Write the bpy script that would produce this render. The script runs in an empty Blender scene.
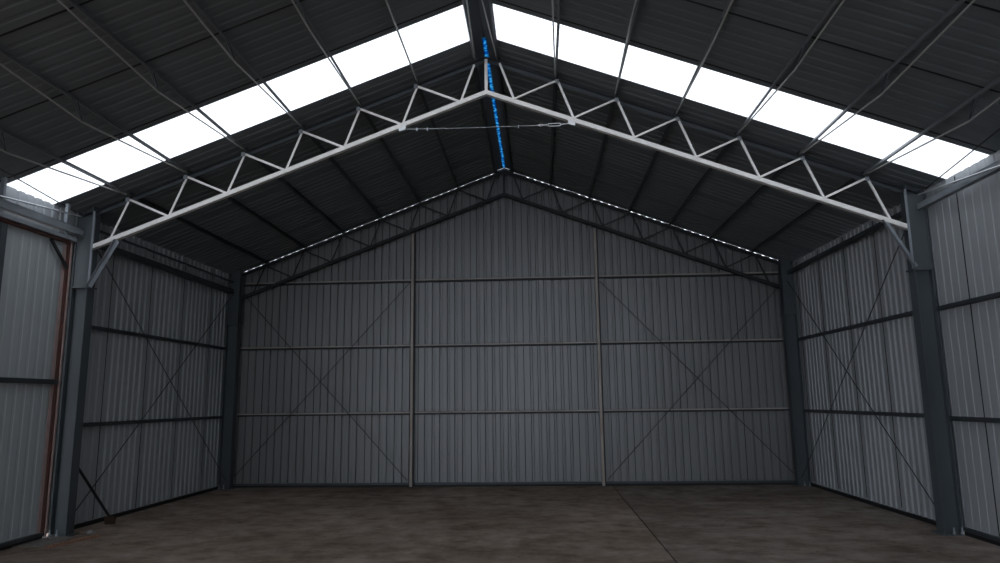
import bpy, bmesh, math, random
from mathutils import Vector, Matrix
random.seed(7)
SC = bpy.context.scene
COL = SC.collection

# ------------------------------------------------------------------ camera, sky, exposure
YAW, PITCH, ROLL, FPX = 0.0541, 0.1676, -0.0123, 700.3
CAM = Vector((0.6265, 0.0, 1.6))
cy, sy, cp, sp = math.cos(YAW), math.sin(YAW), math.cos(PITCH), math.sin(PITCH)
fw = Vector((-sy, cy, 0)); rt = Vector((cy, sy, 0)); up = Vector((0, 0, 1))
f2 = fw*cp + up*sp; u2 = up*cp - fw*sp
cr, sr = math.cos(ROLL), math.sin(ROLL)
r3 = rt*cr + u2*sr; u3 = u2*cr - rt*sr
cam = bpy.data.objects.new('camera', bpy.data.cameras.new('camera'))
M = Matrix((r3, u3, -f2)).transposed().to_4x4(); M.translation = CAM
cam.matrix_world = M
cam.data.sensor_width = 36; cam.data.lens = FPX*36/1000
COL.objects.link(cam); SC.camera = cam

SKY_STRENGTH = 2.4
w = bpy.data.worlds.new('overcast_sky'); SC.world = w; w.use_nodes = True
wn, wl = w.node_tree.nodes, w.node_tree.links
bg = wn['Background']
tc = wn.new('ShaderNodeTexCoord'); sx = wn.new('ShaderNodeSeparateXYZ'); rp = wn.new('ShaderNodeValToRGB')
wl.new(tc.outputs['Generated'], sx.inputs[0]); wl.new(sx.outputs['Z'], rp.inputs[0])
rp.color_ramp.elements[0].color = (0.80, 0.88, 1.0, 1); rp.color_ramp.elements[0].position = 0.0
rp.color_ramp.elements[1].color = (0.92, 0.95, 1.0, 1); rp.color_ramp.elements[1].position = 0.7
wl.new(rp.outputs[0], bg.inputs[0]); bg.inputs[1].default_value = SKY_STRENGTH
SC.view_settings.view_transform = 'Standard'; SC.view_settings.look = 'None'
SC.view_settings.gamma = 1; SC.view_settings.use_curve_mapping = False
SC.view_settings.exposure = 0.0
SC.cycles.diffuse_bounces = 6; SC.cycles.max_bounces = 10

# ------------------------------------------------------------------ dimensions (metres)
W2, ZE, ZR = 5.52, 4.139, 6.227          # half width, eave and ridge height of the roof underside
K = (ZR-ZE)/W2; TH = math.atan(K)
Y1, YE, YF, YOPEN = 8.74, 13.65, 3.84, -10.9   # frame, end wall, frame before it, open front
CI, CO = 5.262, 5.48                    # inner and outer face of the columns
CB = 0.155                               # column flange width
YC = 13.37                               # end columns
SA, SB = 7.50, 8.33                      # the translucent roof sheet
def zroof(x): return ZR - K*abs(x)
def zchord(x): return 5.64 - 0.377*abs(x)

# ------------------------------------------------------------------ materials
def mat(name, col, rough=0.5, metal=0.0, noise=0.0, nscale=3.0, col2=None, bump=0.0, stretch=(1,1,1), detail=6):
    m = bpy.data.materials.new(name); m.use_nodes = True
    n, l = m.node_tree.nodes, m.node_tree.links; b = n['Principled BSDF']
    b.inputs['Base Color'].default_value = (*col, 1); b.inputs['Roughness'].default_value = rough
    b.inputs['Metallic'].default_value = metal
    if noise > 0 or col2 or bump:
        t = n.new('ShaderNodeTexCoord'); mp = n.new('ShaderNodeMapping'); mp.inputs['Scale'].default_value = stretch
        nz = n.new('ShaderNodeTexNoise'); nz.inputs['Scale'].default_value = nscale; nz.inputs['Detail'].default_value = detail
        l.new(t.outputs['Object'], mp.inputs[0]); l.new(mp.outputs[0], nz.inputs['Vector'])
        c2 = col2 or tuple(c*(1-noise) for c in col)
        r = n.new('ShaderNodeValToRGB'); r.color_ramp.elements[0].position = 0.35; r.color_ramp.elements[1].position = 0.65
        r.color_ramp.elements[0].color = (*c2, 1); r.color_ramp.elements[1].color = (*col, 1)
        l.new(nz.outputs['Fac'], r.inputs[0]); l.new(r.outputs[0], b.inputs['Base Color'])
        if bump:
            bp = n.new('ShaderNodeBump'); bp.inputs['Strength'].default_value = bump; bp.inputs['Distance'].default_value = 0.01
            l.new(nz.outputs['Fac'], bp.inputs['Height']); l.new(bp.outputs[0], b.inputs['Normal'])
    return m
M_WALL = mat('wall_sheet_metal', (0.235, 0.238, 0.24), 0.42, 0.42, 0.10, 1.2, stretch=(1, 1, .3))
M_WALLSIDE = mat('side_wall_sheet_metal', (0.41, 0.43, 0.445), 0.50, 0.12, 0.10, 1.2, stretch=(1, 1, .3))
M_ROOF = mat('roof_sheet_metal', (0.175, 0.195, 0.205), 0.6, 0.1, 0.12, 1.0)
M_DOOR = mat('door_sheet_metal', (0.52, 0.56, 0.57), 0.55, 0.1, 0.08, 1.0, stretch=(1, 1, .3))
M_COL = mat('column_steel', (0.090, 0.107, 0.117), 0.6, 0.1, 0.2, 2.0, stretch=(1, 1, .4))
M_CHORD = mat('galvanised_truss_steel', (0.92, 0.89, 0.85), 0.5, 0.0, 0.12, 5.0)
M_DARK = mat('dark_steel', (0.035, 0.037, 0.04), 0.5, 0.3, 0.25, 4.0)  # shared dark tone: far truss, back wall girts, post strips, door brace
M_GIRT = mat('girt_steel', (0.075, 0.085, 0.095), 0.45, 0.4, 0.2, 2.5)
M_LIT_RUSTY = mat('lit_steel_with_rust_bloom', (0.58, 0.52, 0.47), 0.5, 0.1, nscale=0.6, col2=(0.22, 0.20, 0.19))
M_POST = mat('post_steel_with_rust_bloom', (0.50, 0.46, 0.42), 0.5, 0.1, nscale=1.3, col2=(0.36, 0.29, 0.25))
M_PURLIN = mat('purlin_steel', (0.19, 0.205, 0.215), 0.5, 0.1)
M_ROD = mat('bright_rod_steel', (0.50, 0.53, 0.55), 0.35, 0.6)
M_TROD = mat('dull_rod_steel', (0.42, 0.42, 0.40), 0.5, 0.2)
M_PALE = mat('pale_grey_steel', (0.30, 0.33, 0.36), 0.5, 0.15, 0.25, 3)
M_HEAD = mat('dark_brown_wood', (0.07, 0.035, 0.02), 0.8, 0, 0.3, 10)
M_BRACE = mat('black_brace_rod', (0.05, 0.05, 0.053), 0.5, 0.4)
M_PRIMER = mat('red_oxide_primer', (0.13, 0.045, 0.035), 0.6, 0.0, nscale=6, col2=(0.07, 0.03, 0.025), noise=.3)
M_PINK = mat('faded_primer', (0.52, 0.38, 0.36), 0.6, 0.0, 0.15, 5)
M_BLACK = mat('black_seal_and_lap_shadow', (0.012, 0.012, 0.013), 0.7)
M_PLATE = mat('bright_zinc_plate', (0.85, 0.87, 0.88), 0.4, 0.2)
M_WOOD = mat('reddish_wood', (0.38, 0.21, 0.14), 0.7, 0, 0.4, 8, stretch=(1, 6, 1))
M_STONE = mat('broken_concrete', (0.30, 0.27, 0.25), 0.9, 0, 0.35, 30, bump=.5)
M_BRISTLE = mat('brown_bristles', (0.07, 0.045, 0.03), 0.9, 0, 0.4, 60)
M_HANDLE = mat('black_handle', (0.012, 0.012, 0.014), 0.5)

def translucent(name, col, spots=None):
    m = bpy.data.materials.new(name); m.use_nodes = True
    n, l = m.node_tree.nodes, m.node_tree.links; n.clear()
    o = n.new('ShaderNodeOutputMaterial'); t = n.new('ShaderNodeBsdfTranslucent'); d = n.new('ShaderNodeBsdfDiffuse')
    mx = n.new('ShaderNodeMixShader'); mx.inputs[0].default_value = 0.1
    l.new(t.outputs[0], mx.inputs[1]); l.new(d.outputs[0], mx.inputs[2]); l.new(mx.outputs[0], o.inputs[0])
    t.inputs[0].default_value = (*col, 1); d.inputs[0].default_value = (*col, 1)
    if spots:
        tc = n.new('ShaderNodeTexCoord'); v = n.new('ShaderNodeTexNoise'); v.inputs['Scale'].default_value = 15; v.inputs['Detail'].default_value = 1
        r = n.new('ShaderNodeValToRGB'); r.color_ramp.elements[0].position = .45; r.color_ramp.elements[1].position = .62
        r.color_ramp.elements[0].color = (*col, 1); r.color_ramp.elements[1].color = (*spots, 1)
        l.new(tc.outputs['Object'], v.inputs['Vector']); l.new(v.outputs['Fac'], r.inputs[0]); l.new(r.outputs[0], t.inputs[0])
    return m
M_SKYLIGHT = translucent('translucent_roof_sheet', (0.93, 0.95, 0.98))
M_BLUE = translucent('blue_translucent_strip', (0.012, 0.18, 0.42), (0.20, 0.55, 0.72))

def concrete():
    m = bpy.data.materials.new('dusty_brown_concrete'); m.use_nodes = True
    n, l = m.node_tree.nodes, m.node_tree.links; b = n['Principled BSDF']; b.inputs['Roughness'].default_value = 0.85
    b.inputs['Specular IOR Level'].default_value = 0.25
    t = n.new('ShaderNodeTexCoord')
    def noise(scale, det, stretch=(1, 1, 1), rough=.6):
        mp = n.new('ShaderNodeMapping'); mp.inputs['Scale'].default_value = stretch
        z = n.new('ShaderNodeTexNoise'); z.inputs['Scale'].default_value = scale; z.inputs['Detail'].default_value = det; z.inputs['Roughness'].default_value = rough
        l.new(t.outputs['Object'], mp.inputs[0]); l.new(mp.outputs[0], z.inputs['Vector']); return z
    def ramp(src, p0, p1, c0, c1):
        r = n.new('ShaderNodeValToRGB'); e = r.color_ramp.elements
        e[0].position, e[1].position = p0, p1; e[0].color = (*c0, 1); e[1].color = (*c1, 1); l.new(src, r.inputs[0]); return r
    def mix(mode, fac, a, bb):
        x = n.new('ShaderNodeMix'); x.data_type = 'RGBA'; x.blend_type = mode
        if isinstance(fac, float): x.inputs[0].default_value = fac
        else: l.new(fac, x.inputs[0])
        l.new(a, x.inputs[6]); l.new(bb, x.inputs[7]); return x.outputs[2]
    big = ramp(noise(0.55, 5).outputs['Fac'], .36, .64, (0.28, 0.21, 0.165), (0.46, 0.37, 0.31))
    # the slab right of the joint is greyer than the dusty brown one on the left
    s = n.new('ShaderNodeSeparateXYZ'); l.new(t.outputs['Object'], s.inputs[0])
    side = n.new('ShaderNodeMath'); side.operation = 'GREATER_THAN'; side.inputs[1].default_value = 1.94; l.new(s.outputs['X'], side.inputs[0])
    grey = ramp(noise(0.7, 5).outputs['Fac'], .36, .64, (0.27, 0.215, 0.18), (0.42, 0.355, 0.315))
    c = mix('MIX', side.outputs[0], big.outputs[0], grey.outputs[0])
    fine = ramp(noise(3.2, 9, (1, 1.2, 1), .68).outputs['Fac'], .38, .62, (0.62, 0.60, 0.58), (1.12, 1.12, 1.1))
    c = mix('MULTIPLY', 0.8, c, fine.outputs[0])
    dust = ramp(noise(1.1, 8, (1, 1.3, 1), .7).outputs['Fac'], .52, .70, (0, 0, 0), (1, 1, 1))
    dc = n.new('ShaderNodeRGB'); dc.outputs[0].default_value = (0.42, 0.37, 0.32, 1)
    dm = n.new('ShaderNodeMath'); dm.operation = 'MULTIPLY'; dm.inputs[1].default_value = .45; l.new(dust.outputs[0], dm.inputs[0])
    c = mix('MIX', dm.outputs[0], c, dc.outputs[0])
    dirt = ramp(noise(1.9, 7, (1, 1.1, 1), .7).outputs['Fac'], .36, .52, (0.60, 0.56, 0.52), (1, 1, 1))
    c = mix('MULTIPLY', 0.9, c, dirt.outputs[0])
    spots = ramp(noise(9.0, 3).outputs['Fac'], .27, .33, (0.35, 0.33, 0.32), (1, 1, 1))
    c = mix('MULTIPLY', 1.0, c, spots.outputs[0])
    l.new(c, b.inputs['Base Color'])
    bp = n.new('ShaderNodeBump'); bp.inputs['Strength'].default_value = .35; bp.inputs['Distance'].default_value = .02
    l.new(noise(7, 8).outputs['Fac'], bp.inputs['Height']); l.new(bp.outputs[0], b.inputs['Normal'])
    return m
M_FLOOR = concrete()

# ------------------------------------------------------------------ mesh helpers (world coordinates)
def box(bm, a, b):
    x0, x1 = sorted((a[0], b[0])); y0, y1 = sorted((a[1], b[1])); z0, z1 = sorted((a[2], b[2]))
    v = [bm.verts.new(p) for p in ((x0,y0,z0),(x1,y0,z0),(x1,y1,z0),(x0,y1,z0),(x0,y0,z1),(x1,y0,z1),(x1,y1,z1),(x0,y1,z1))]
    for f in ((0,3,2,1),(4,5,6,7),(0,1,5,4),(1,2,6,5),(2,3,7,6),(3,0,4,7)): bm.faces.new([v[i] for i in f])
def sweep(bm, prof, p0, p1, side):
    """closed 2-D outline swept from p0 to p1; outline x runs along `side`, outline y along side x direction"""
    p0, p1 = Vector(p0), Vector(p1); d = (p1-p0).normalized(); s = Vector(side)
    s = (s - d*s.dot(d)).normalized(); t = d.cross(s)
    A = [bm.verts.new(p0 + s*a + t*b) for a, b in prof]; B = [bm.verts.new(p1 + s*a + t*b) for a, b in prof]
    n = len(prof)
    for i in range(n): bm.faces.new((A[i], A[(i+1) % n], B[(i+1) % n], B[i]))
    bm.faces.new(A[::-1]); bm.faces.new(B)
def tube(bm, p0, p1, r, seg=8):
    d = Vector(p1)-Vector(p0); s = Vector((1, 0, 0)) if abs(d.normalized().x) < .8 else Vector((0, 0, 1))
    sweep(bm, [(r*math.cos(2*math.pi*i/seg), r*math.sin(2*math.pi*i/seg)) for i in range(seg)], p0, p1, s)
def path(bm, pts, r, seg=8):
    for a, b in zip(pts, pts[1:]):
        tube(bm, a, b, r, seg)
    for p in pts[1:-1]: bmesh.ops.create_icosphere(bm, subdivisions=1, radius=r*1.02, matrix=Matrix.Translation(p))
def rect(w, h): return [(-w/2, -h/2), (w/2, -h/2), (w/2, h/2), (-w/2, h/2)]
def ell(a, b, t): return [(0, 0), (a, 0), (a, t), (t, t), (t, b), (0, b)]          # angle iron
def cee(w, h, t, lip=0.0): return [(0, 0), (w, 0), (w, t), (t, t), (t, h-t), (w, h-t), (w, h), (0, h)]   # channel
def link(name, bm, m, origin=(0, 0, 0), parent=None, bevel=0):
    bmesh.ops.recalc_face_normals(bm, faces=bm.faces)
    me = bpy.data.meshes.new(name); bm.to_mesh(me); bm.free(); me.materials.append(m)
    o = bpy.data.objects.new(name, me); COL.objects.link(o)
    if parent is not None:
        me.transform(Matrix.Translation(-Vector(parent.location))); o.parent = parent
    else:
        me.transform(Matrix.Translation(-Vector(origin))); o.location = origin
    if bevel:
        b = o.modifiers.new('bevel', 'BEVEL'); b.width = bevel; b.segments = 2; b.limit_method = 'ANGLE'
    return o
def tag(o, label, cat, group=None):
    o['label'] = label; o['category'] = cat
    if group: o['group'] = group
    return o
def thing(name, loc, label, cat, group=None):
    o = bpy.data.objects.new(name, None); COL.objects.link(o); o.location = loc; o.empty_display_size = .1
    return tag(o, label, cat, group)
def struct(name, bm, m, parent=None):
    o = link(name, bm, m, parent=parent)
    if parent is None: o['kind'] = 'structure'
    return o
def copy_tree(o, parent=None):
    c = o.copy(); COL.objects.link(c); c.parent = parent
    for ch in [x for x in SC.objects if x.parent == o]: copy_tree(ch, c)
    return c

# ------------------------------------------------------------------ profiled sheeting
PITCH_R = 0.147
def profile(a0, a1, phase, depth=0.015, seam_every=7, pan=0.5):
    """(position, depth outwards) pairs of a trapezoidal sheet from a0 to a1; each seam is a deeper, narrower groove"""
    out = [(a0, 0.0)]; k = math.ceil((a0-phase)/PITCH_R)
    while phase + k*PITCH_R < a1 - .04:
        c = phase + k*PITCH_R
        if c > a0 + .04:
            if k % seam_every == 0:
                out += [(c-.03, 0), (c-.012, 0), (c+.012, 0), (c+.03, 0)]
            else:
                out += [(c-.030, 0), (c-.017, depth), (c+.017, depth), (c+.030, 0)]
        k += 1
    out.append((a1, 0.0)); return out
def sheet(bm, prof, fbot, ftop, thick=.0015):
    """prof along the sheet; fbot/ftop map (position, depth) to 3-D points"""
    lo = [bm.verts.new(fbot(a, d)) for a, d in prof]; hi = [bm.verts.new(ftop(a, d)) for a, d in prof]
    for i in range(len(prof)-1): bm.faces.new((lo[i], lo[i+1], hi[i+1], hi[i]))
def solidify(o, t, off=0):
    s = o.modifiers.new('sheet_thickness', 'SOLIDIFY'); s.thickness = t; s.offset = off

def lap_shadows(parent, spots, f, g, w=.010, t=.006):
    # black strip drawn in as the shadow line along each sheet lap
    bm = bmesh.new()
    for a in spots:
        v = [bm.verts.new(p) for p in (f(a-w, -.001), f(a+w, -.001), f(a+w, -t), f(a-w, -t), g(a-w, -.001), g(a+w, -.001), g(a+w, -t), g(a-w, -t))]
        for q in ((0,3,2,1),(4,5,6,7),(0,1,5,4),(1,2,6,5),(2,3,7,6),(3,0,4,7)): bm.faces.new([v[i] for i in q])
    link('lap_shadow_strip', bm, M_BLACK, parent=parent)
def laps(a0, a1, phase):
    st = 7*PITCH_R; k = math.ceil((a0+.03-phase)/st); out = []
    while phase+k*st < a1-.03: out.append(phase+k*st); k += 1
    return out
# ------------------------------------------------------------------ THE SETTING
# floor: slabs with real joints between them
bm = bmesh.new()
xs = [-14, -1.93, 1.94, 14]; J = .009
for i in range(3):
    box(bm, (xs[i]+(J if i == 2 else .002 if i else 0), -14, -.15), (xs[i+1]-(J if i == 1 else .002 if i == 0 else 0), 24, 0))
box(bm, (-14, -14, -.2), (14, 24, -.155))
struct('floor', bm, M_FLOOR)

# end wall, following the gable, with a thin gap left under the roof
bm = bmesh.new(); GAP = .004
p = profile(-W2, W2, -0.70, depth=.030)
p = sorted(set(p + [(0.0, 0.0)]))
sheet(bm, p, lambda a, d: (a, YE+d, .03), lambda a, d: (a, YE+d, zroof(a)-GAP))
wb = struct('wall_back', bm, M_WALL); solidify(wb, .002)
lap_shadows(wb, laps(-W2, W2, -0.70), lambda a, d: (a, YE+d, .08), lambda a, d: (a, YE+d, zroof(a)-.08), w=.006)
# side walls
bm = bmesh.new()
sheet(bm, profile(Y1-.12, YE, 9.66, depth=.024), lambda a, d: (-W2-d, a, .03), lambda a, d: (-W2-d, a, zroof(W2+d)-.002))
sheet(bm, profile(YOPEN, Y1-.12, 7.56), lambda a, d: (-W2-d, a, 3.74), lambda a, d: (-W2-d, a, zroof(W2+d)-.002))
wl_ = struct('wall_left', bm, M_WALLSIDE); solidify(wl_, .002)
lap_shadows(wl_, laps(Y1, YE, 9.66), lambda a, d: (-W2-d, a, .06), lambda a, d: (-W2-d, a, ZE-.03), w=.006)
bm = bmesh.new()
q = profile(YOPEN, 8.85, 8.15, depth=.007)[:-1] + profile(8.85, YE, 8.15, depth=.024)[1:]
sheet(bm, q, lambda a, d: (W2+d, a, .03), lambda a, d: (W2+d, a, zroof(W2+d)-.002))
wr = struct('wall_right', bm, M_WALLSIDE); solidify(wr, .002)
lap_shadows(wr, laps(YF, YE, 8.15), lambda a, d: (W2+d, a, .09), lambda a, d: (W2+d, a, ZE-.03), w=.006)

# roof: both slopes, without the translucent sheet
def roofpt(s, xi=.13):
    nx, nz = s*math.sin(TH), math.cos(TH)
    return (lambda a, d: (s*xi + nx*d, a, zroof(xi) + nz*d)), (lambda a, d: (s*5.62 + nx*d, a, zroof(5.62) + nz*d))
bm = bmesh.new()
for s in (-1, 1):
    f, g = roofpt(s)
    sheet(bm, profile(YOPEN, SA, 6.38, depth=.005), f, g)
    sheet(bm, profile(SB, YE+.006, 8.36, depth=.013), f, g)
rf = struct('ceiling', bm, M_ROOF); solidify(rf, .002)
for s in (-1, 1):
    f, g = roofpt(s); lap_shadows(rf, laps(YF, SA, 6.38-.02), f, g, w=.010)
for i, s in enumerate((-1, 1)):
    bm = bmesh.new(); f, g = roofpt(s, .165)
    sheet(bm, profile(SA-.004, SB+.004, 6.38, seam_every=999), lambda a, d: f(a, d+.004), lambda a, d: g(a, d+.004))
    struct('window_%d' % (i+1), bm, M_SKYLIGHT)
# ridge capping with an open slot over the far part
bm = bmesh.new(); S0, S1 = 8.45, 13.6
for s in (-1, 1):
    for (y0, y1, xi) in ((YOPEN, S0, 0.0), (S0, S1, .019), (S1, YE+.006, 0.0)):
        q = [(s*xi, y0, zroof(xi)+.034), (s*xi, y1, zroof(xi)+.034), (s*.175, y1, zroof(.175)+.034), (s*.175, y0, zroof(.175)+.034)]
        bm.faces.new([bm.verts.new(v) for v in q])
box(bm, (-.2, YE-.004, ZR-.12), (.2, YE, ZR-.06)); q = [bm.verts.new(v) for v in ((-.2, YE+.002, zroof(.2)-.08), (.2, YE+.002, zroof(.2)-.08), (.2, YE+.002, zroof(.2)+.03), (0, YE+.002, ZR+.03), (-.2, YE+.002, zroof(.2)+.03))]; bm.faces.new(q)
tr = struct('trim_1', bm, M_GIRT); solidify(tr, .002)
# blue translucent strip in the slot, not quite straight
bm = bmesh.new(); prev = None; n = 90
for i in range(n+1):
    y = S0-.04 + (S1-S0+.04)*i/n; wv = .006*math.sin(y*9) + .004*math.sin(y*23+1) + random.uniform(-.003, .003)
    cur = [bm.verts.new((-.034, y, ZR+.018+wv*.3)), bm.verts.new((+.034, y, ZR+.018+wv*.3))]
    if prev: bm.faces.new((prev[0], prev[1], cur[1], cur[0]))
    prev = cur
o = link('ridge_strip', bm, M_BLUE, origin=(0, S0, ZR+.022)); solidify(o, .002)
tag(o, 'narrow glowing blue translucent strip running along the roof ridge', 'strip')

# base trims: pale rail over a black seal along every wall
def trim(n, a, b, m): bm = bmesh.new(); box(bm, a, b); return struct('trim_%d' % n, bm, m)
trim(2, (-W2, YE-.055, .035), (W2, YE-.005, .075), M_GIRT)
trim(3, (-W2, YE-.045, 0), (W2, YE+.03, .035), M_BLACK)
trim(4, (-W2-.03, Y1+CB, 0), (-W2+.03, YE-.06, .05), M_BLACK)
trim(5, (W2-.03, Y1+CB, 0), (W2+.03, YE-.06, .05), M_BLACK)
trim(6, (W2-.05, YOPEN, .045), (W2-.004, Y1-.01, .085), M_GIRT)
trim(7, (W2-.04, YOPEN, 0), (W2+.03, Y1-.01, .04), M_BLACK)
trim(8, (-W2-.03, YOPEN, 0), (-W2+.06, Y1-.14, .05), M_BLACK)

# ------------------------------------------------------------------ columns
def column(s, y, label):
    t = thing('steel_column', (s*(CI+CO)/2, y+CB/2, 0), label, 'column', 'portal frame columns')
    zt = zroof(CO) - .06
    bm = bmesh.new(); ft = .013
    prof = [(-CB/2, 0), (CB/2, 0), (CB/2, ft), (.005, ft), (.005, CO-CI-ft), (CB/2, CO-CI-ft), (CB/2, CO-CI), (-CB/2, CO-CI), (-CB/2, CO-CI-ft), (-.005, CO-CI-ft), (-.005, ft), (-CB/2, ft)]
    # outline x along Y, outline y along +/-X from the inner face outwards
    pr = [((a), (b if s > 0 else b)) for a, b in prof]
    sweep_pts = [Vector((s*(CI+b), y+CB/2+a, 0)) for a, b in pr]
    A = [bm.verts.new((v.x, v.y, .012)) for v in sweep_pts]; B = [bm.verts.new((v.x, v.y, zroof(v.x)-.014)) for v in sweep_pts]
    n = len(A)
    for i in range(n): bm.faces.new((A[i], A[(i+1) % n], B[(i+1) % n], B[i]))
    bm.faces.new(A); bm.faces.new(B)
    link('shaft', bm, M_COL, parent=t)
    bm = bmesh.new(); box(bm, (s*(CI-.025), y-.012, 3.115), (s*(CO+.0), y+CB+.012, 3.133)); link('splice_plate', bm, M_COL, parent=t)
    bm = bmesh.new(); box(bm, (s*(CI-.05), y-.04, 0), (s*(CO-.02), y+CB+.04, .012)); link('base_plate', bm, M_COL, parent=t)
    for dx, dy in ((.10, -.022), (.19, -.022)):
        bm = bmesh.new(); px, py = s*(CI+dx), y+dy
        tube(bm, (px, py, .012), (px, py, .085), .010); tube(bm, (px, py, .012), (px, py, .034), .018, 6)
        link('anchor_bolt', bm, M_PALE, parent=t)
    # top fill plate behind the rafter seat
    bm = bmesh.new(); box(bm, (s*(CI+.012), y+.015, 3.133), (s*(CO-.013), y+.03, zt-.02)); link('stiffener_plate', bm, M_COL, parent=t)
    return t
column(-1, Y1, 'tall grey steel column beside the rust-red door frame on the left')
column(1, Y1, 'tall grey steel column at the right wall carrying the near roof truss')
column(-1, YC, 'dark steel corner column where the left wall meets the back wall')
column(1, YC, 'dark steel corner column where the right wall meets the back wall')

# ------------------------------------------------------------------ roof trusses
TOPX = [.17+.773*i for i in range(7)]; BOTX = [.36+.779*i for i in range(7)]
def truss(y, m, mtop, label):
    t = thing('roof_truss', (0, y, zchord(CI)), label, 'roof truss', 'gable roof trusses')
    L = .062
    # bottom chord: an angle each side, upright leg towards the open front
    for s in (-1, 1):
        bm = bmesh.new(); d = Vector((s*1, 0, -.377)).normalized(); nrm = Vector((.377*s, 0, 1)).normalized()
        p0 = Vector((s*.0, y, zchord(0))); p1 = Vector((s*CI, y, zchord(CI)))
        for a, b, c0, c1 in ((0, .006, -L/2, L/2), (0, .055, -L/2, -L/2+.006)):
            v = []
            for P in (p0, p1):
                for yy, hh in ((a, c0), (b, c0), (b, c1), (a, c1)):
                    q = P + nrm*hh + Vector((0, yy, 0))
                    if P is p0: q.x = 0; q.z = zchord(0) + hh/nrm.z
                    else: q.x = s*CI; q.z = zchord(CI) + hh/nrm.z
                    v.append(bm.verts.new(q))
            for f in ((0,1,2,3),(7,6,5,4),(0,4,5,1),(1,5,6,2),(2,6,7,3),(3,7,4,0)): bm.faces.new([v[i] for i in f])
        link('bottom_chord', bm, m, parent=t)
        # top chord just under the purlins, flat leg up
        bm = bmesh.new()
        for a, b, c0, c1 in ((.05, .056, -.115, -.056), (0, .056, -.062, -.056)):
            v = []
            for xx in (.0, CO-.05):
                for yy, hh in ((a, c0), (b, c0), (b, c1), (a, c1)): v.append(bm.verts.new((s*xx, y+yy, zroof(xx)+hh-.024)))
            for f in ((0,1,2,3),(7,6,5,4),(0,4,5,1),(1,5,6,2),(2,6,7,3),(3,7,4,0)): bm.faces.new([v[i] for i in f])
        link('top_chord', bm, mtop, parent=t)
        # webs
        def web(xa, za, xb, zb, w=.028):
            bm = bmesh.new()
            sweep(bm, ell(w, w*.8, .004), (s*xa, y+.012, za), (s*xb, y+.012, zb), (s*(zb-za), 0, -s*(xb-xa)) if False else (0, 0, 1) if abs(xb-xa) > abs(zb-za) else (1, 0, 0))
            link('web_member', bm, m, parent=t)
        for i in range(7):
            xb, xt = BOTX[i], TOPX[i]
            web(xb, zchord(xb)+.01, xt, zroof(xt)-.115)
            if i < 6: web(xb, zchord(xb)+.01, TOPX[i+1], zroof(TOPX[i+1])-.115)
        for i in range(1, 7):   # small purlin cleats on the top chord
            bm = bmesh.new(); x = TOPX[i]; box(bm, (s*x-.028, y-.004, zroof(x)-.14), (s*x+.024, y+.001, zroof(x)-.085)); link('purlin_cleat', bm, M_PALE if m is M_CHORD else M_DARK, parent=t)
        # knee brace down to the column
        x = 4.93
        if m is M_CHORD:
          bm = bmesh.new(); sweep(bm, ell(.06, .05, .005), (s*x, y+.006, zchord(x)-.03), (s*(CI-.005), y+.006, 3.14), (1, 0, 0))
          link('knee_brace', bm, M_PALE, parent=t)
        bm = bmesh.new(); box(bm, (s*(CI-.03), y-.008, 3.14), (s*(CI-.001), y-.002, zroof(CI)-.09)); box(bm, (s*(CI-.006), y-.002, 3.14), (s*(CI-.001), y+.05, zroof(CI)-.12)); link('end_post', bm, M_PALE if m is M_CHORD else M_DARK, parent=t)
    bm = bmesh.new(); box(bm, (-.02, y+.008, zchord(0)), (.02, y+.012, zroof(0)-.11)); link('king_post', bm, m, parent=t)
    return t
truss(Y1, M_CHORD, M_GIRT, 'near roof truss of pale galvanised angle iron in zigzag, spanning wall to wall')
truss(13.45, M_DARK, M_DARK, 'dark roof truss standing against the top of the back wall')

# ------------------------------------------------------------------ purlins
def make_purlin(rodmat, bend=.13, L=4.86):
    t = bpy.data.objects.new('roof_purlin', None); COL.objects.link(t)
    bm = bmesh.new()
    sweep(bm, cee(.022, .042, .003), (-.011, -L/2, -.049), (-.011, L/2, -.049), (1, 0, 0)); bm.verts.ensure_lookup_table()
    # keep it between the sheet and the chord
    zmax = max(v.co.z for v in bm.verts)
    for v in bm.verts: v.co.z -= zmax + .018
    link('beam', bm, M_PURLIN, parent=t)
    bm = bmesh.new()
    path(bm, [Vector((0, -L/2+.12, -.075)), Vector((0, bend, -.305)), Vector((0, L/2-.12, -.075))], .0095, 6)
    link('tension_rod', bm, rodmat, parent=t)
    bm = bmesh.new(); path(bm, [Vector((.0, bend-.075, -.060)), Vector((0, bend-.005, -.300)), Vector((0, bend+.02, -.060))], .005, 6)
    link('strut', bm, M_GIRT, parent=t)
    return t
def plain_purlin(L=4.86):
    bm = bmesh.new(); sweep(bm, cee(.045, .045, .003), (-.025, -L/2, -.012), (-.025, L/2, -.012), (1, 0, 0))
    zmax = max(v.co.z for v in bm.verts)
    for v in bm.verts: v.co.z -= zmax + .004
    return link('roof_purlin', bm, M_GIRT)
ORD = ['next to the ridge', 'second down from the ridge', 'third down from the ridge', 'fourth down from the ridge', 'fifth down from the ridge', 'sixth down from the ridge', 'lowest above the eave']
for yc, bay, crossing in ((Y1-2.40, 'in front of the near truss', 'crossing the skylight'), (Y1+2.47, 'behind the near truss', 'in the dark far bay')):
    base = make_purlin(M_TROD) if yc < Y1 else plain_purlin(); first = True
    for s, side in ((-1, 'left'), (1, 'right')):
        for i, x in enumerate(TOPX):
            o = base if first else copy_tree(base); first = False
            o.location = (s*x, yc, zroof(x)); o.rotation_euler = (0, s*TH, 0)
            tag(o, '%s purlin %s, %s slope, %s' % ('slim rod-trussed' if yc < Y1 else 'plain dark', crossing, side, ORD[i]), 'purlin', 'roof purlins %s on the %s slope' % (bay, side))

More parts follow.
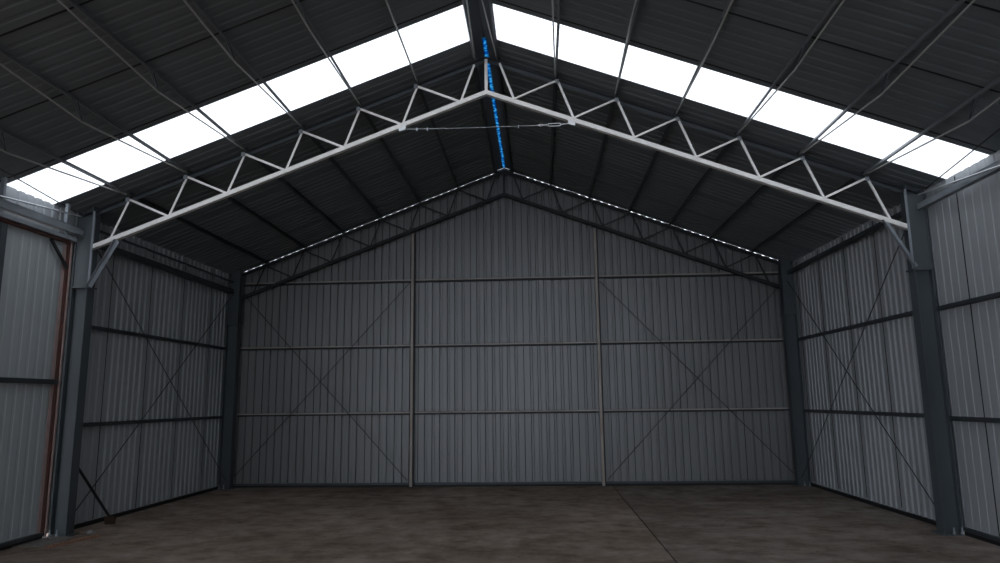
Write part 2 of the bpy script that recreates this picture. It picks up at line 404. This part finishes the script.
# ------------------------------------------------------------------ eave beams
def eave_beam(s, y0, y1, zb, zt, m, label, lattice=False, rod=None, posts=()):
    t = thing('eave_beam', (s*5.40, (y0+y1)/2, zb), label, 'beam', 'eave beams')
    bm = bmesh.new(); h = zt-zb
    for a in ((5.37, zb, 5.376, zt), (5.37, zb, 5.43, zb+.006), (5.37, zt-.006, 5.43, zt)):
        box(bm, (s*a[0], y0, a[1]), (s*a[2], y1, a[3]))
    link('channel', bm, m, parent=t)
    if lattice:
        bm = bmesh.new(); box(bm, (s*5.37, y0, zt+.13), (s*5.41, y1, zt+.155)); link('upper_rail', bm, m, parent=t)
        n = 14; pts = [Vector((s*5.385, y0 + (y1-y0)*i/n, zt if i % 2 else zt+.14)) for i in range(n+1)]
        bm = bmesh.new(); path(bm, pts, .007, 6); link('lattice_rod', bm, M_TROD, parent=t)
    if rod:
        bm = bmesh.new(); path(bm, [Vector(p) for p in rod], .011, 8); link('tension_rod', bm, M_ROD, parent=t)
    for y in posts:
        bm = bmesh.new(); box(bm, (s*5.38, y-.02, 3.72), (s*5.42, y+.02, zroof(5.4)-.02)); link('hanger', bm, m, parent=t)
    return t
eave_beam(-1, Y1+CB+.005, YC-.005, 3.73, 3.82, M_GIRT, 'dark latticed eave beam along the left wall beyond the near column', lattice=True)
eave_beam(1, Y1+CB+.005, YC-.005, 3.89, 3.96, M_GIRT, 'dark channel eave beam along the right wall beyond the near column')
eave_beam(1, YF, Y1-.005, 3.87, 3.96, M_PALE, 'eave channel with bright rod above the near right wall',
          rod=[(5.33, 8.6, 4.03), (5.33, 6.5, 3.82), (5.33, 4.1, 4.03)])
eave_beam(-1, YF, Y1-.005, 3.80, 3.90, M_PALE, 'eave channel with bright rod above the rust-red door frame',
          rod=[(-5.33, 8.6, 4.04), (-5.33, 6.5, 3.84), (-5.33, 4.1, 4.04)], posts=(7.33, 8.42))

# ------------------------------------------------------------------ girts
def girt(p0, p1, inward, m, label, group, h=.05, d=.055, lip=False):
    """channel lying on its web: open towards the wall"""
    p0, p1 = Vector(p0), Vector(p1); bm = bmesh.new(); iv = Vector(inward)
    dr = (p1-p0)
    # web faces the room, two flanges run back to the sheet
    for u0, u1, v0, v1 in ((d-.006, d, 0 if lip else -h/2, h/2), (0, d if not lip else d*.6, -h/2, -h/2+.005), (0, d, h/2-.005, h/2)):
        a = p0 + iv*u0 + Vector((0, 0, v0)); b = p1 + iv*u1 + Vector((0, 0, v1)); box(bm, a, b)
    mid = (p0+p1)/2
    return tag(link('wall_girt', bm, m, origin=tuple(mid)), label, 'girt', group)
for z, nm in ((1.34, 'lower'), (2.65, 'upper')):
    girt((-W2+.004, Y1+CB+.003, z), (-W2+.004, YC-.003, z), (1, 0, 0), M_GIRT, '%s dark girt on the left wall between near column and corner' % nm, 'left wall girts')
    girt((W2-.004, Y1+CB+.003, z), (W2-.004, YC-.003, z), (-1, 0, 0), M_GIRT, '%s dark girt on the right wall between near column and corner' % nm, 'right wall girts')
    girt((W2-.004, YF, z-.02), (W2-.004, Y1-.003, z-.02), (-1, 0, 0), M_GIRT, '%s girt on the right wall in front of the near column' % nm, 'front right wall girts')
MX = (-1.84, 1.775)
for z, nm in ((1.37, 'bottom'), (2.66, 'middle'), (3.955, 'top')):
    for x0, x1, where, m in ((-CI-.01, MX[0]-.03, 'left', M_LIT_RUSTY), (MX[0]+.03, MX[1]-.03, 'centre', M_LIT_RUSTY), (MX[1]+.03, CI+.01, 'right', M_LIT_RUSTY)):
        g = girt((x0, YE-.004, z), (x1, YE-.004, z), (0, -1, 0), M_DARK, '%s of three girts on the %s panel of the back wall' % (nm, where), 'back wall girts', h=.06)
        bm = bmesh.new(); box(bm, (x0, YE-.070, z), (x1, YE-.0595, z+.027)); link('lit_lip', bm, M_LIT_RUSTY, parent=g)  # lit upper edge put in as paler lip, shade below as dark body

# ------------------------------------------------------------------ wind posts on the back wall
def post(x, label):
    t = thing('wall_post', (x, YE-.09, 0), label, 'post', 'back wall posts')
    bm = bmesh.new(); zt = zchord(abs(x))-.035
    sweep(bm, rect(.052, .062), (x, YE-.095, .008), (x, YE-.095, zt), (1, 0, 0)); link('tube', bm, M_POST, parent=t, bevel=.006)
    bm = bmesh.new(); box(bm, (x+.027, YE-.126, .008), (x+.05, YE-.06, zt)); link('dark_side_strip', bm, M_DARK, parent=t)  # narrow dark strip along the right side of the tube
    bm = bmesh.new(); box(bm, (x-.06, YE-.15, 0), (x+.06, YE-.058, .008)); link('base_plate', bm, M_GIRT, parent=t)
    bm = bmesh.new(); box(bm, (x-.06, YE-.135, zt-.01), (x+.06, YE-.13, zt+.05)); link('top_cleat', bm, M_GIRT, parent=t)
    return t
post(MX[0], 'slim steel post on the back wall left of centre')
post(MX[1], 'slim steel post on the back wall right of centre')

# ------------------------------------------------------------------ cross bracing rods
def brace(p0, p1, label, group, r=.0075):
    bm = bmesh.new(); tube(bm, p0, p1, r, 8)
    return tag(link('brace_rod', bm, M_BRACE, origin=p0), label, 'brace', group)
yb = YE-.145
brace((-5.23, yb, 3.74), (-1.90, yb, .12), 'brace rod on back wall left panel falling towards the left post', 'back wall cross braces')
brace((-5.23, yb-.022, .22), (-1.88, yb-.022, 3.90), 'brace rod on back wall left panel rising towards the left post', 'back wall cross braces')
brace((5.23, yb, .22), (1.83, yb, 3.86), 'brace rod on back wall right panel rising towards the right post', 'back wall cross braces')
brace((5.23, yb-.022, 3.68), (1.85, yb-.022, .12), 'brace rod on back wall right panel falling towards the right post', 'back wall cross braces')
for s, side in ((-1, 'left'), (1, 'right')):
    brace((s*5.33, Y1+CB+.005, 3.74), (s*5.33, YC-.005, .16), 'brace rod on the %s wall falling towards the back corner' % side, 'side wall cross braces')
    brace((s*5.352, Y1+CB+.005, .16), (s*5.352, YC-.005, 3.76), 'brace rod on the %s wall rising towards the back corner' % side, 'side wall cross braces')

for s, side in ((-1, 'left'), (1, 'right')):
    bm = bmesh.new(); p0 = (s*5.45, 8.66, zroof(5.45)-.05); p1 = (s*4.90, 3.9, zroof(4.9)-.05); tube(bm, p0, p1, .008, 8)
    tag(link('roof_brace_rod', bm, M_BRACE, origin=p0), 'thin rod crossing the lowest corner of the %s skylight above the eave' % side, 'brace', 'roof brace rods')

# ------------------------------------------------------------------ tie cable with turnbuckle under the truss apex
XC = 1.13; zc = 5.165
t = thing('tie_cable', (0, Y1-.02, zc), 'thin steel tie cable with turnbuckle strung below the near truss apex', 'cable')
yc = Y1 - .018
for s in (-1, 1):
    bm = bmesh.new(); zz = zchord(XC)-.031
    vs = [(s*(XC-.06), zz+.015), (s*(XC+.035), zz-.02), (s*(XC+.03), zz-.06), (s*(XC-.055), zz-.035)]
    A = [bm.verts.new((a, yc-.004, b)) for a, b in vs]; B = [bm.verts.new((a, yc+.016, b)) for a, b in vs]
    for i in range(4): bm.faces.new((A[i], A[(i+1) % 4], B[(i+1) % 4], B[i]))
    bm.faces.new(A[::-1]); bm.faces.new(B); link('cleat', bm, M_PLATE, parent=t)['label'] = 'bright zinc end cleat'
def zcab(x): return 5.150 - .012*(1-(x/XC)**2)
bm = bmesh.new(); pts = [Vector((-XC+.03+(2*XC-.44)*i/12, yc, 0)) for i in range(13)]
for q in pts: q.z = zcab(q.x)
path(bm, pts, .0055, 6); link('cable', bm, M_ROD, parent=t)
for x in (-.92, -.78, .42):
    bm = bmesh.new(); box(bm, (x-.008, yc-.012, zcab(x)-.03), (x+.008, yc+.012, zcab(x)+.012)); link('cable_clamp', bm, M_ROD, parent=t)
bm = bmesh.new()
z0 = zcab(.72)
path(bm, [Vector((.68, yc, z0)), Vector((.715, yc, z0+.017)), Vector((.75, yc, z0)), Vector((.715, yc, z0-.017)), Vector((.68, yc, z0))], .005, 6)
tube(bm, (.75, yc, z0), (.80, yc, z0), .007)
path(bm, [Vector((.80, yc, z0)), Vector((.82, yc, z0+.018)), Vector((.96, yc, z0+.018)), Vector((.98, yc, z0)), Vector((.96, yc, z0-.018)), Vector((.82, yc, z0-.018)), Vector((.80, yc, z0))], .006, 6)
tube(bm, (.98, yc, z0), (1.09, yc, z0+.01), .006); tube(bm, (.66, yc, z0), (.70, yc, z0), .0055)
link('turnbuckle', bm, M_PLATE, parent=t)

# ------------------------------------------------------------------ sheeted door with rust-red frame in the near left wall
door = bpy.data.objects.new('door_1', None); COL.objects.link(door); door.location = (-5.44, 6.2, 0); door['kind'] = 'structure'
DY0, DY1, DT = YF, 8.60, 3.70
bm = bmesh.new()
sheet(bm, profile(DY0, DY1-.02, 7.47, depth=.005, seam_every=9999), lambda a, d: (-5.462-d, a, .06), lambda a, d: (-5.462-d, a, DT-.02))
o = link('door_sheet', bm, M_DOOR, parent=door); solidify(o, .002)
bm = bmesh.new(); box(bm, (-5.455, DY1-.055, .03), (-5.425, DY1-.005, DT)); link('door_jamb', bm, M_PRIMER, parent=door, bevel=.004)
bm = bmesh.new(); box(bm, (-5.425, DY1-.02, .03), (-5.41, DY1, DT)); link('jamb_edge', bm, M_PINK, parent=door)
bm = bmesh.new(); box(bm, (-5.458, DY1-.115, .06), (-5.452, DY1-.057, DT-.045)); link('jamb_flange', bm, M_PINK, parent=door)
bm = bmesh.new(); box(bm, (-5.455, DY0, DT-.035), (-5.40, DY1-.057, DT)); link('door_head', bm, M_PRIMER, parent=door, bevel=.004)
bm = bmesh.new(); box(bm, (-5.455, DY0, DT+.003), (-5.37, DY1+.02, DT+.05)); link('door_track', bm, M_PALE, parent=door)
bm = bmesh.new(); sweep(bm, rect(.03, .03), (-5.42, 8.20, DT-.05), (-5.42, 8.54, 3.34), (1, 0, 0)); link('corner_brace', bm, M_DARK, parent=door)
bm = bmesh.new(); box(bm, (-5.455, DY0, 1.86), (-5.40, DY1-.057, 1.92)); link('door_rail', bm, M_GIRT, parent=door)
bm = bmesh.new(); box(bm, (-5.455, 7.38, .06), (-5.41, 7.47, DT-.047)); link('door_stile', bm, M_COL, parent=door)
bm = bmesh.new(); box(bm, (-5.455, DY0, .045), (-5.40, DY1-.057, .085)); link('bottom_rail', bm, M_GIRT, parent=door)

# ------------------------------------------------------------------ things on the floor by the left column
def rough(bm, amp):
    for v in bm.verts: v.co += Vector((random.uniform(-amp, amp), random.uniform(-amp, amp), random.uniform(-amp*.5, amp*.5)))
def slab(name, pts, z0, z1, m, label, cat):
    bm = bmesh.new(); A = [bm.verts.new((x, y, z0)) for x, y in pts]; B = [bm.verts.new((x, y, z1)) for x, y in pts]; n = len(pts)
    for i in range(n): bm.faces.new((A[i], A[(i+1) % n], B[(i+1) % n], B[i]))
    bm.faces.new(A[::-1]); bm.faces.new(B)
    c = (sum(p[0] for p in pts)/n, sum(p[1] for p in pts)/n, z0)
    return tag(link(name, bm, m, origin=c, bevel=.004), label, cat)
slab('footing_slab', [(-5.50, 8.10), (-5.12, 8.13), (-5.06, 8.45), (-5.12, 8.69), (-5.50, 8.69)], 0, .012, M_STONE, 'flat grey concrete scrap on the floor at the foot of the left column', 'slab')
slab('wooden_board', [(-5.04, 8.06), (-4.96, 8.05), (-4.80, 8.72), (-4.88, 8.74)], 0, .03, M_WOOD, 'short reddish wooden board lying on the floor by the left column', 'board')
def stone(loc, r, label):
    bm = bmesh.new(); bmesh.ops.create_icosphere(bm, subdivisions=2, radius=r); rough(bm, r*.22)
    for v in bm.verts: v.co.z *= .6
    zmin = min(v.co.z for v in bm.verts)
    for v in bm.verts: v.co.z -= zmin
    bmesh.ops.translate(bm, verts=bm.verts, vec=loc)
    return tag(link('concrete_lump', bm, M_STONE, origin=loc), label, 'rubble', 'rubble at the left column')
stone((-5.02, 8.86, 0), .055, 'larger concrete lump behind the reddish board at the left column')
stone((-5.09, 9.00, 0), .035, 'small concrete lump furthest behind the left column foot')
stone((-5.29, 8.50, .012), .03, 'pale small lump between rust-red door jamb and left column')

# broom leaning on the back of the column
t = thing('broom', (-5.26, 9.62, 0), 'black handled broom with brown head leaning behind the left column', 'broom')
H0, H1 = Vector((-5.255, 9.62, .09)), Vector((-5.40, 8.915, .95))
bm = bmesh.new(); tube(bm, H0, H1, .018, 10); link('handle', bm, M_HANDLE, parent=t)
bm = bmesh.new(); box(bm, (-5.32, 9.60, .06), (-5.18, 9.66, .10)); link('broom_head', bm, M_HEAD, parent=t, bevel=.008)
bm = bmesh.new()
for i in range(40):
    x = -5.315 + .13*(i % 20)/19; y = 9.615 + .03*(i//20)
    sweep(bm, rect(.010, .010), (x, y, .062), (x+random.uniform(-.012, .012), y+random.uniform(-.03, .01), .0), (1, 0, 0))
o = link('bristles', bm, M_BRISTLE, parent=t); o['kind'] = 'stuff'
